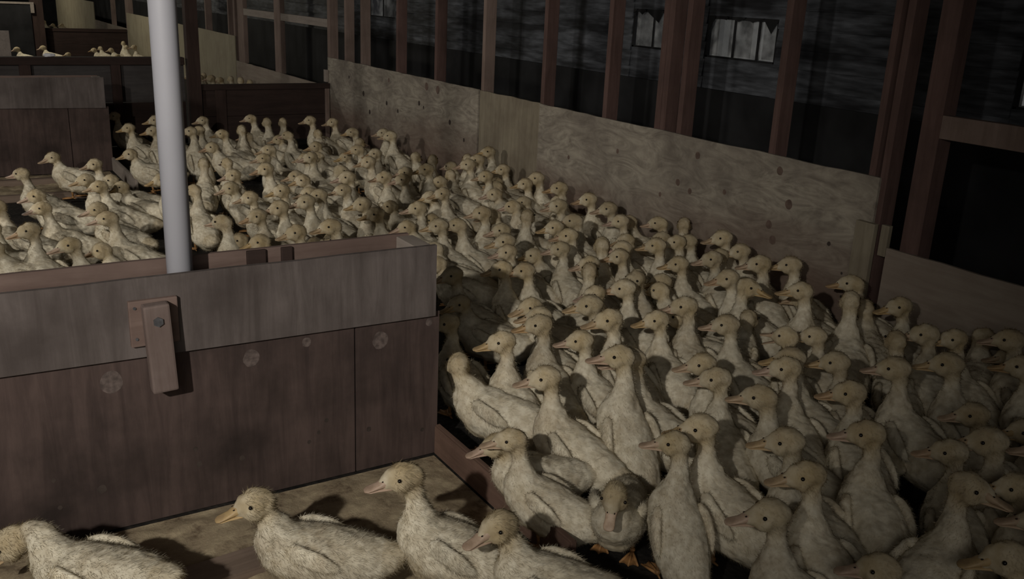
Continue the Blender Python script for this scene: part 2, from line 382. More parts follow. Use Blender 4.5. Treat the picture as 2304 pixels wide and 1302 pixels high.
ds = tag(empty('double_stud', (XW + .016, 4.06, 0)), 'thick doubled red stud between the bright windows', 'stud')
bx('near_stud', (0, .09, .004, .048, .004, 2.74), 'stud', ds); bx('rear_stud', (0, .09, -.042, .0, .004, 2.74), 'stud', ds)
ds = tag(empty('double_stud', (XW + .016, 2.585, 0)), 'split pair of red studs at the near end of the plywood wall', 'stud')
bx('near_stud', (0, .09, -.050, -.014, .004, 2.74), 'stud', ds); bx('rear_stud', (0, .09, .014, .048, .004, 2.74), 'stud', ds)
tag(bx('corner_post', (XW + .022, XW + .112, 2.33, 2.42, .004, 2.74), 'stud'), 'heavy dark red post right of the split studs', 'post')
fr = tag(empty('framed_opening', (XW + .022, 2.3, 0)), 'black opening with one brown cross rail at the right edge', 'frame')
bx('cross_rail', (0, .045, -2.0, .03, 1.005, 1.10), 'stud_grey', fr)
bx('stile', (0, .045, -1.35, -1.27, .505, 2.6), 'stud_grey', fr)
fr = tag(empty('framed_opening', (XW + .022, 9.2, 0)), 'two-bay wooden frame with cross rail above the second pen', 'frame')
bx('cross_rail', (0, .045, .02, 3.0, 1.09, 1.17), 'end_block', fr)
bx('mullion', (-.005, .05, 1.45, 1.67, .505, 2.6), 'stud_grey', fr)
bx('stile', (-.005, .05, 2.88, 3.13, .505, 2.6), 'stud_grey', fr)
tag(bx('wall_stud', (XW + .016, XW + .105, 12.44, 12.52, .004, 2.74), 'stud_grey'), 'stud where the second pen plywood begins', 'stud')
tag(bx('wall_stud', (XW + .016, XW + .105, 19.55, 19.85, .004, 2.74), 'stud_grey'), 'dim stud beside the furthest low board', 'stud')

# ------------------------------------------------------------------ cross partitions
pr = tag(empty('low_partition', (2.25, 9.10, 0)), 'low dark partition with brown top rail crossing to the plywood corner', 'partition')
bx('top_rail', (-.02, 1.262, -.01, .05, .50, .552), 'dark_wood', pr)
bx('board', (0, 1.26, .012, .030, .25, .498), 'dark_wood', pr); bx('board', (0, 1.26, .012, .030, .004, .247), 'dark_wood', pr)
bx('grey_board', (0.02, 1.26, .040, .050, .02, .49), 'grey_panel', pr)
bx('stile', (.12, .22, .0, .012, .004, .498), 'dark_post', pr); bx('stile', (1.215, 1.258, -.008, .012, .004, .5), 'stud_grey', pr)
pl = tag(empty('tall_partition', (0.4, 9.10, 0)), 'tall dark partition with heavy top rail left of the white pole', 'partition')
bx('top_rail', (-1.4, 1.70, -.02, .10, .735, .80), 'dark_wood', pl)
bx('board', (-1.4, 1.70, .03, .048, .40, .733), 'grey_panel', pl); bx('board', (-1.4, 1.70, .03, .048, .004, .395), 'dark_wood', pl)
for x0, x1 in ((.33, .42), (1.06, 1.14), (-.5, -.41)): bx('stile', (x0, x1, -.01, .03, .004, .735), 'dark_post', pl)
tag(bx('barn_post', (2.125, 2.235, 9.06, 9.17, .004, 2.74), 'dark_post'), 'tall dark brown post just behind the white pole', 'post')
sc_ = bmesh.new()
bmesh.ops.create_icosphere(sc_, subdivisions=3, radius=1)
for v in sc_.verts:
    k = 1 + .35 * noise.noise(v.co * 1.7 + V((3, 1, 2))); v.co = V((v.co.x * .045 * k, v.co.y * .02 * k, v.co.z * .017 * k + .016))
so = link('feed_scrap', sc_, 'scrap', smooth=True); so.location = (0.975, 9.12, .80); tag(so, 'bright white scrap lying on the tall partition rail', 'scrap')
pf = tag(empty('far_partition', (1.85, 19.7, 0)), 'furthest dark partition, under three tiny ducklings at top left', 'partition')
bx('top_rail', (0, 1.66, 0, .06, .45, .508), 'dark_wood', pf); bx('board', (0, 1.66, .02, .045, .004, .45), 'dark_wood', pf)
tag(bx('barn_post', (1.86, 2.06, 19.45, 19.65, .004, 2.74), 'dark_post'), 'dim dark post far off at top left', 'post')
fg = tag(empty('far_gate', (1.45, 19.4, 0)), 'faint pale-edged gate at the top left corner', 'gate')
bx('panel_board', (-.6, .40, 0, .03, .004, .93), 'near_black', fg); bx('top_strip', (-.6, .46, -.02, .03, .93, .965), 'end_block', fg); bx('end_strip', (.40, .46, -.02, .03, .78, .93), 'end_block', fg)
tag(bx('grey_panel', (.2, .905, 12.0, 12.02, .004, .86), 'end_block'), 'grey board standing at the left edge behind the tall partition', 'panel')

# ------------------------------------------------------------------ gates with double boards
def gate(x0, x1, y, label, near):
    g = tag(empty('wooden_gate', (x0, y, 0)), label, 'gate')
    L = x1 - x0; s = L - .285
    mk = [(1.069, .455, .024, 'scuff'), (.688, .45, .030, 'scuff'), (1.238, .476, .014, 'scuff'), (1.296, .206, .007, 'knot'), (1.238, .145, .006, 'knot'), (.896, .201, .007, 'knot'),
          (1.029, .14, .008, 'knot'), (.522, .196, .006, 'knot'), (.639, .138, .012, 'knot'), (.53, .11, .006, 'knot'), (.905, .15, .008, 'knot'), (1.27, .17, .006, 'knot')] if near else []
    panel('lower_board', 0, s, 0, .015, .004, .512, 'gate_low', g, wob=.0, axis='X', marks=mk)
    panel('lower_board', s + .005, L + .01, 0, .015, .004, .512, 'gate_low', g, wob=.0, axis='X', marks=[(1.477, .444, .026, 'scuff'), (1.648, .478, .012, 'scuff'), (1.438, .144, .008, 'knot'), (1.63, .10, .007, 'knot')] if near else [])
    u = panel('upper_board', 0, L - .012, -.017, -.002, .0, .235, 'gate_top', g, wob=.0012, axis='X'); u.location = (0, 0, .503)
    # the upper board hangs a little crooked along its lower edge
    for v in u.data.vertices:
        if v.co.z < .1: v.co.z += .022 * (1 - v.co.x / L)
    panel('rear_board', -.0, L - .03, .15, .165, .004, .738, 'gate_rear', g, wob=.001, axis='X')
    bx('end_block', (L - .075, L - .016, .016, .149, .45, .732), 'end_block', g)
    if near:
        for a, b in ((1.11, 1.168), (1.215, 1.25)): bx('dark_strip', (a, b, .138, .149, .30, .737), 'dark_wood', g)  # thin dark strips set flat on the inner face of the rear board
        la = bx('latch_plate', (.742, .868, -.033, -.018, .552, .681), 'gate_rear', g)
        for px, pz in ((.757, .662), (.757, .575)):
            b_ = bmesh.new(); cyl(b_, (px, -.036, pz), (px, -.030, pz), .004); link('nail', b_, 'bolt', la)
        bt = bmesh.new(); box(bt, -.034, .034, -.038, 0, -.205, .045); lt = link('latch_button', bt, 'latch', g, bev=.006)
        lt.location = (.807, -.034, .630); lt.rotation_euler = (0, math.radians(-2.2), 0)
        b_ = bmesh.new(); cyl(b_, (0, -.044, 0), (0, -.036, 0), .0135, seg=6); cyl(b_, (0, -.037, 0), (0, -.035, 0), .017, seg=20); link('bolt', b_, 'bolt', lt)
    return g
gate(-.35, 1.325, 2.52, 'wooden gate of doubled boards with turn latch, foreground left', True)
gate(-.25, 1.225, 7.95, 'grey wooden gate standing behind the far plank at left', False)
bm = bmesh.new(); cyl(bm, (0, 0, .004), (0, 0, 2.74), .0355, seg=40); po = link('white_pole', bm, 'pipe', smooth=False)
for p in po.data.polygons: p.use_smooth = abs(p.normal.z) < .5
po.location = (.5545, 2.603, 0); tag(po, 'pale grey-white round pole standing between the gate boards', 'pole')

# pale litter in front of the gates and the boards that hold it in
def litter_patch(x0, x1, y0, y1, seed, label, z=.012):
    bm = bmesh.new(); nx, ny = 90, 90; vs_ = []
    for j in range(ny + 1):
        row = []
        for i in range(nx + 1):
            x = x0 + (x1 - x0) * i / nx; y = y0 + (y1 - y0) * j / ny
            e = min(1, min(i, nx - i, j, ny - j) / 5)
            h = z * e * (1 + .9 * noise.fractal(V((x * 9, y * 9, seed)), 1.0, 2.0, 5))
            row.append(bm.verts.new((x, y, max(.002, h))))
        vs_.append(row)
    for j in range(ny):
        for i in range(nx): bm.faces.new((vs_[j][i], vs_[j][i + 1], vs_[j + 1][i + 1], vs_[j + 1][i]))
    o = link('pale_litter', bm, 'sawdust', smooth=True); tag(o, label, 'litter'); o['kind'] = 'stuff'; return o
litter_patch(-.6, 1.318, 1.15, 2.505, 3, 'pale crumbly litter on the floor in front of the near gate')
litter_patch(-.5, 1.20, 7.05, 7.93, 8, 'pale litter on the floor before the far left gate')
def board(name, dims, m, label, rz=0.0, nsub=14):
    bm = bmesh.new(); box(bm, *dims)
    bmesh.ops.bevel(bm, geom=bm.edges[:], offset=.005, segments=2, affect='EDGES')
    o = link(name, bm, m); o.rotation_euler = (0, 0, rz); tag(o, label, 'board'); return o
board('curb_board', (1.322, 1.345, 1.72, 2.515, .003, .112), 'curb', 'brown stained curb board running from the gate end toward the camera')
o = board('loose_plank', (-.30, .30, -.055, .055, 0, .028), 'plank', 'loose brown plank half buried in the pale litter at the bottom edge', rz=math.radians(5)); o.location = (.36, 2.14, .008)
board('curb_board', (1.222, 1.245, 7.0, 7.93, .003, .115), 'end_block', 'grey slanting board end beside the far left gate')
board('step_plank', (-.4, 1.16, 6.98, 7.04, .003, .05), 'plank', 'plank edging the far litter, under the standing duckling')
board('step_plank', (-.4, 0.95, 7.50, 7.56, .006, .055), 'plank', 'second plank edge behind the standing duckling at left')

# ------------------------------------------------------------------ ducklings
HIP = {'A': (17, -.03, .136), 'B': (6, -.03, .132), 'C': (42, -.03, .150), 'D': (4, -.03, .086), 'E': (-4, -.03, .138), 'F': (6, -.03, .132), 'O': (17, -.03, .136)}
HEADP = {'A': (.110, .345), 'B': (.130, .275), 'C': (.075, .40), 'D': (.125, .22), 'E': (.205, .185), 'F': (.130, .275), 'O': (.110, .345)}
SPINE = [(-.216, .036, .012), (-.202, .028, .023), (-.177, .016, .038), (-.143, .004, .055), (-.10, -.004, .071), (-.048, -.010, .082),
         (.0, -.010, .085), (.048, -.006, .082), (.087, .004, .072), (.115, .020, .057)]
def bez(p, t):
    a = 1 - t; return p[0] * a ** 3 + p[1] * 3 * a * a * t + p[2] * 3 * a * t * t + p[3] * t ** 3
def pose_frame(k):
    pt, hx, hz = HIP[k]; a = math.radians(pt)
    R = Matrix.Rotation(-a, 3, 'Y'); return R, V((hx, 0, hz))
class Blobs:
    """a heap of overlapping ellipsoids, later fused into one skin"""
    def __init__(self): self.v, self.f = [], []
_t = bmesh.new(); bmesh.ops.create_uvsphere(_t, u_segments=14, v_segments=9, radius=1.0)
SPH_V = [v.co.copy() for v in _t.verts]; SPH_F = [[v.index for v in f.verts] for f in _t.faces]; _t.free()
def sphere(bl, c, r, sy=1.0, sz=1.0, rot=None):
    n = len(bl.v); c = V(c)
    for p in SPH_V:
        q = V((p.x * r, p.y * r * sy, p.z * r * sz))
        bl.v.append((rot @ q if rot else q) + c)
    bl.f += [[i + n for i in f] for f in SPH_F]
def remesh(bl, voxel, it, fac=0.5):
    me = bpy.data.meshes.new('tmp'); me.from_pydata([p[:] for p in bl.v], [], bl.f)
    o = bpy.data.objects.new('tmp', me); COL.objects.link(o)
    m = o.modifiers.new('r', 'REMESH'); m.mode = 'VOXEL'; m.voxel_size = voxel
    s = o.modifiers.new('s', 'SMOOTH'); s.iterations = it; s.factor = fac
    dg = bpy.context.evaluated_depsgraph_get(); dg.update()
    out = bpy.data.meshes.new_from_object(o.evaluated_get(dg))
    bpy.data.objects.remove(o); bpy.data.meshes.remove(me)
    return out
def head_frame(var):
    k = var[0]; yaw = math.radians(float(var[1:])); hx, hz = HEADP[k]
    pitch = {'E': 40, 'F': 34, 'D': 6, 'B': 10, 'A': 7, 'C': 4, 'O': 0}[k]
    return V((hx, 0, hz)), Matrix.Rotation(yaw, 3, 'Z') @ Matrix.Rotation(math.radians(pitch), 3, 'Y')
def lump(me, amp, seed):
    co = [v.co.copy() for v in me.vertices]; nr = [v.normal.copy() for v in me.vertices]
    out = []
    for c, n in zip(co, nr):
        q = c + n * amp * (1.1 * noise.noise(c * 17 + V((0, seed, 0))) + .8 * noise.fractal(c * 38 + V((seed, 0, 0)), 0.8, 2.0, 3)); out += q[:]
    me.vertices.foreach_set('co', out); me.update()
def fuzz(me, count, lmin, lmax, wid, seed, avoid=None):
    """add short tapering tufts of down that lie back over the surface, shaded with the skin's own normals"""
    rnd = random.Random(seed)
    me.calc_loop_triangles()
    nv = len(me.vertices); co = [v.co.copy() for v in me.vertices]; nr = [v.normal.copy() for v in me.vertices]
    tris = [t.vertices[:] for t in me.loop_triangles]; areas = [t.area for t in me.loop_triangles]
    yl = [d.value for d in me.attributes['yel'].data]
    faces = [list(p.vertices) for p in me.polygons]
    pick = rnd.choices(range(len(tris)), weights=areas, k=count)
    for ti in pick:
        a, b, c = tris[ti]; u, v = rnd.random(), rnd.random()
        if u + v > 1: u, v = 1 - u, 1 - v
        p = co[a] * (1 - u - v) + co[b] * u + co[c] * v; n = (nr[a] + nr[b] + nr[c]).normalized()
        if avoid and avoid(p): continue
        back = V((-1, 0, -.35)); t = back - n * back.dot(n)
        t = (t + V((rnd.gauss(0, .45), rnd.gauss(0, .45), rnd.gauss(0, .45)))); t = (t - n * t.dot(n)).normalized()
        L = rnd.uniform(lmin, lmax); s = t.cross(n).normalized() * wid * rnd.uniform(.7, 1.3)
        d = (t * .80 + n * rnd.uniform(.25, .62)).normalized()
        i = len(co); p0 = p - n * .002
        co += [p0 - s, p0 + s, p + d * L]; nr += [n, n, n]; yv = (yl[a] + yl[b] + yl[c]) / 3; yl += [yv] * 3
        faces.append([i, i + 1, i + 2])
    out = bpy.data.meshes.new(me.name); out.from_pydata([c[:] for c in co], [], faces)
    at = out.attributes.new('yel', 'FLOAT', 'POINT'); at.data.foreach_set('value', yl)
    out.polygons.foreach_set('use_smooth', [True] * len(out.polygons))
    out.normals_split_custom_set_from_vertices([n[:] for n in nr])
    out.materials.append(M['down'])
    return out
def body_mesh(var, nfuzz, voxel, cls):
    k = var[0]; R, hip = pose_frame(k)
    bm = Blobs()
    pts = [(hip + R @ V((x, 0, z)), r) for x, z, r in SPINE]
    for (a, ra), (b, rb) in zip(pts[:-1], pts[1:]):
        for q in range(3):
            t = q / 3; r = ra + (rb - ra) * t
            sphere(bm, a.lerp(b, t), r, sy=1.06 if r > .04 else 1.25, sz=1.0 if r > .03 else .8, rot=R)
    sphere(bm, pts[-1][0], pts[-1][1], rot=R)
    sphere(bm, hip + R @ V((.06, 0, -.028)), .070); sphere(bm, hip + R @ V((-.10, 0, -.025)), .060)
    if k != 'D':
        for s in (-1, 1): sphere(bm, hip + V((.0, s * .046, -.052)), .034)
    for s in (-1, 1): sphere(bm, hip + R @ V((-.165, s * .02, .01)), .024)
    hc, H = head_frame(var)
    p0 = hip + R @ V((.108, 0, .034)); up = R @ V((.55, 0, .83))
    e = hc + H @ V((-.012, 0, -.016))
    if k == 'E': P = [p0, p0 + V((.07, 0, .05)), hc + H @ V((-.09, 0, .01)), e]
    else: P = [p0, p0 + up * (.055 if k != 'C' else .04), e + V((-.012, 0, -.07 if k != 'B' else -.045)) + H @ V((-.015, 0, 0)), e]
    for i in range(19):
        t = i / 18; r = .0265 + .0285 * max(0, 1 - t / .7) ** 1.5
        sphere(bm, bez(P, t), r)
    for c, r, sy, sz in (((0, 0, .001), .0420, .88, .94), ((.018, 0, .000), .034, .90, .98), ((.034, 0, -.003), .0255, .92, .92), ((.046, 0, -.006), .0185, 1.0, .9), ((-.014, 0, -.002), .038, .90, .96),
                         ((.012, .013, -.010), .028, 1, 1), ((.012, -.013, -.010), .028, 1, 1)):
        sphere(bm, hc + H @ V(c), r, sy, sz, rot=H)
    me = remesh(bm, voxel, 5)
    lump(me, .0042, sum(map(ord, var)) % 50)
    at = me.attributes.new('yel', 'FLOAT', 'POINT')
    for v, d in zip(me.vertices, at.data):
        q = v.co; dh = (q - hc).length
        y = max(0, 1 - max(0, dh - .036) / .042) * .66
        loc = R.transposed() @ (q - hip)
        if loc.x > .07 and loc.z < -.02: y = max(y, .25)
        if loc.z < -.055: y = max(y, .35)
        if loc.x < -.16: y = max(y, .30)
        d.value = y
    for p in me.polygons: p.use_smooth = True
    me.name = 'body'
    if not nfuzz:
        me.materials.append(M['down']); return me
    def av(p):
        q = H.transposed() @ (p - hc); return q.x > .030 and abs(q.y) < .03
    return fuzz(me, nfuzz, .009, .018 if cls != 'N' else .021, .0008, 5, av)
def bill_mesh(opening=0.0):
    bm = bmesh.new()
    def loft(sec):
        rings = []
        for x, hw, zt, zb in sec:
            zc, hh = (zt + zb) / 2, (zt - zb) / 2; ring = []
            for i in range(14):
                a = 2 * math.pi * i / 14; c, s = math.cos(a), math.sin(a)
                ring.append(bm.verts.new((x, hw * math.copysign(abs(c) ** .75, c), zc + hh * math.copysign(abs(s) ** .85, s))))
            rings.append(ring)
        for r0, r1 in zip(rings[:-1], rings[1:]):
            for i in range(14): bm.faces.new((r0[i], r1[i], r1[(i + 1) % 14], r0[(i + 1) % 14]))
        bm.faces.new(rings[0]); bm.faces.new(rings[-1][::-1])
        return [v for r in rings for v in r]
    loft([(.026, .0205, .017, -.012), (.040, .0175, .012, -.0125), (.054, .0150, .0045, -.0125), (.068, .0140, -.002, -.0125), (.082, .0152, -.0055, -.0128), (.092, .0150, -.0075, -.0130), (.0985, .0105, -.0095, -.0132), (.1005, .005, -.0108, -.0132)])
    vs_ = loft([(.024, .0175, -.0122, -.022), (.045, .0142, -.0127, -.0205), (.070, .0125, -.0130, -.0175), (.088, .0125, -.0133, -.0165), (.0945, .008, -.0136, -.0158)])
    if opening: bmesh.ops.rotate(bm, verts=vs_, cent=V((.02, 0, -.012)), matrix=Matrix.Rotation(math.radians(opening), 3, 'Y'))
    bmesh.ops.recalc_face_normals(bm, faces=bm.faces)
    nb = len(bm.faces)
    for s in (-1, 1):
        r = bmesh.ops.create_icosphere(bm, subdivisions=2, radius=1)['verts']
        for v in r: v.co = V((.0535 + v.co.x * .0034, s * .0095 + v.co.y * .002, .0035 + v.co.z * .0016))
        for f in {f for v in r for f in v.link_faces}: f.material_index = 1
    me = bpy.data.meshes.new('bill'); bm.to_mesh(me); bm.free()
    me.materials.append(M['bill']); me.materials.append(M['nostril'])
    for p in me.polygons: p.use_smooth = True
    me.transform(Matrix.Diagonal((1.05, 1.10, 1.22, 1)))
    return me
def eye_mesh():
    bm = bmesh.new(); bmesh.ops.create_uvsphere(bm, u_segments=14, v_segments=10, radius=.0052)
    me = bpy.data.meshes.new('eye'); bm.to_mesh(me); bm.free(); me.materials.append(M['eye'])
    for p in me.polygons: p.use_smooth = True
    return me
def wing_mesh(side):
    bm = Blobs()
    ch = [((.066, .062, .030), .024), ((.045, .073, .027), .027), ((.015, .079, .021), .027), ((-.012, .081, .015), .023), ((-.035, .080, .009), .016), ((-.052, .078, .005), .009)]
    for (a, ra), (b, rb) in zip(ch[:-1], ch[1:]):
        for q in range(3):
            t = q / 3; c = V(a).lerp(V(b), t); c.y *= side
            sphere(bm, c, ra + (rb - ra) * t, sy=.50, sz=1.0)
    me = remesh(bm, .0052, 3); lump(me, .003, 9)
    at = me.attributes.new('yel', 'FLOAT', 'POINT')
    for p in me.polygons: p.use_smooth = True
    me.name = 'wing'
    return fuzz(me, 1300, .008, .018, .0009, 3 + side)
def leg_mesh(side, sit=False):
    bm = bmesh.new()
    cyl(bm, (-.005, 0, .082), (-.012, side * .004, .018), .0088, .0062, 10)
    bmesh.ops.create_icosphere(bm, subdivisions=2, radius=.0095, matrix=Matrix.Translation((-.012, side * .004, .016)))
    c = V((-.012, side * .004, .010)); tips = [V((.052, side * .004 - .028, .0035)), V((.062, side * .004, .0035)), V((.052, side * .004 + .028, .0035))]
    for t in tips: cyl(bm, c, t, .0055, .0032, 8)
    cyl(bm, c, c + V((-.02, 0, -.004)), .0045, .0025, 8)
    for z in (.0045, .0022):
        vs_ = [bm.verts.new(q) for q in (c + V((0, 0, z - .008)), V((tips[0].x, tips[0].y, z)), V((.050, (tips[0].y + tips[1].y) / 2, z)), V((tips[1].x, tips[1].y, z)), V((.050, (tips[2].y + tips[1].y) / 2, z)), V((tips[2].x, tips[2].y, z)))]
        bm.faces.new(vs_)
    me = bpy.data.meshes.new('leg'); bm.to_mesh(me); bm.free(); me.materials.append(M['leg'])
    for p in me.polygons: p.use_smooth = len(p.vertices) < 6
    return me
BILL = bill_mesh(); BILL_OPEN = bill_mesh(22); EYE = eye_mesh(); WING = {1: wing_mesh(1), -1: wing_mesh(-1)}; LEG = {1: leg_mesh(1), -1: leg_mesh(-1)}
def part(name, me, root, m4, label=None):
    o = bpy.data.objects.new(name, me); COL.objects.link(o); o.parent = root; o.matrix_local = m4
    if label: o['label'] = label
    return o
BODY = {}
def make_duckling(var, cls):
    """one duckling with all its parts, standing at the origin and facing +X"""
    k = var[0]; R, hip = pose_frame(k); hc, H = head_frame(var)
    root = empty('duckling')
    key = (var, cls)
    if key not in BODY: BODY[key] = body_mesh(var, {'N': 12000, 'M': 6000, 'F': 0}[cls], {'N': .0052, 'M': .0064, 'F': .009}[cls], cls)
    part('body', BODY[key], root, Matrix())
    hm = Matrix.Translation(hc) @ H.to_4x4()
    part('bill', BILL_OPEN if k == 'O' else BILL, root, hm)
    if cls == 'F': return root
    for s in (-1, 1):
        part('eye', EYE, root, hm @ Matrix.Translation((.0185, s * .0345, .0095)))
        part('wing', WING[s], root, Matrix.Translation(hip) @ R.to_4x4() @ Matrix.Translation((-.010, s * .0045, .008)))
        if k != 'D': part('leg', LEG[s], root, Matrix.Translation((-.025 + (.02 if s > 0 else -.015), s * .046, 0)))
    return root
def copy_duckling(src):
    c = src.copy(); COL.objects.link(c)
    for ch in src.children:
        d = ch.copy(); COL.objects.link(d); d.parent = c
    return c
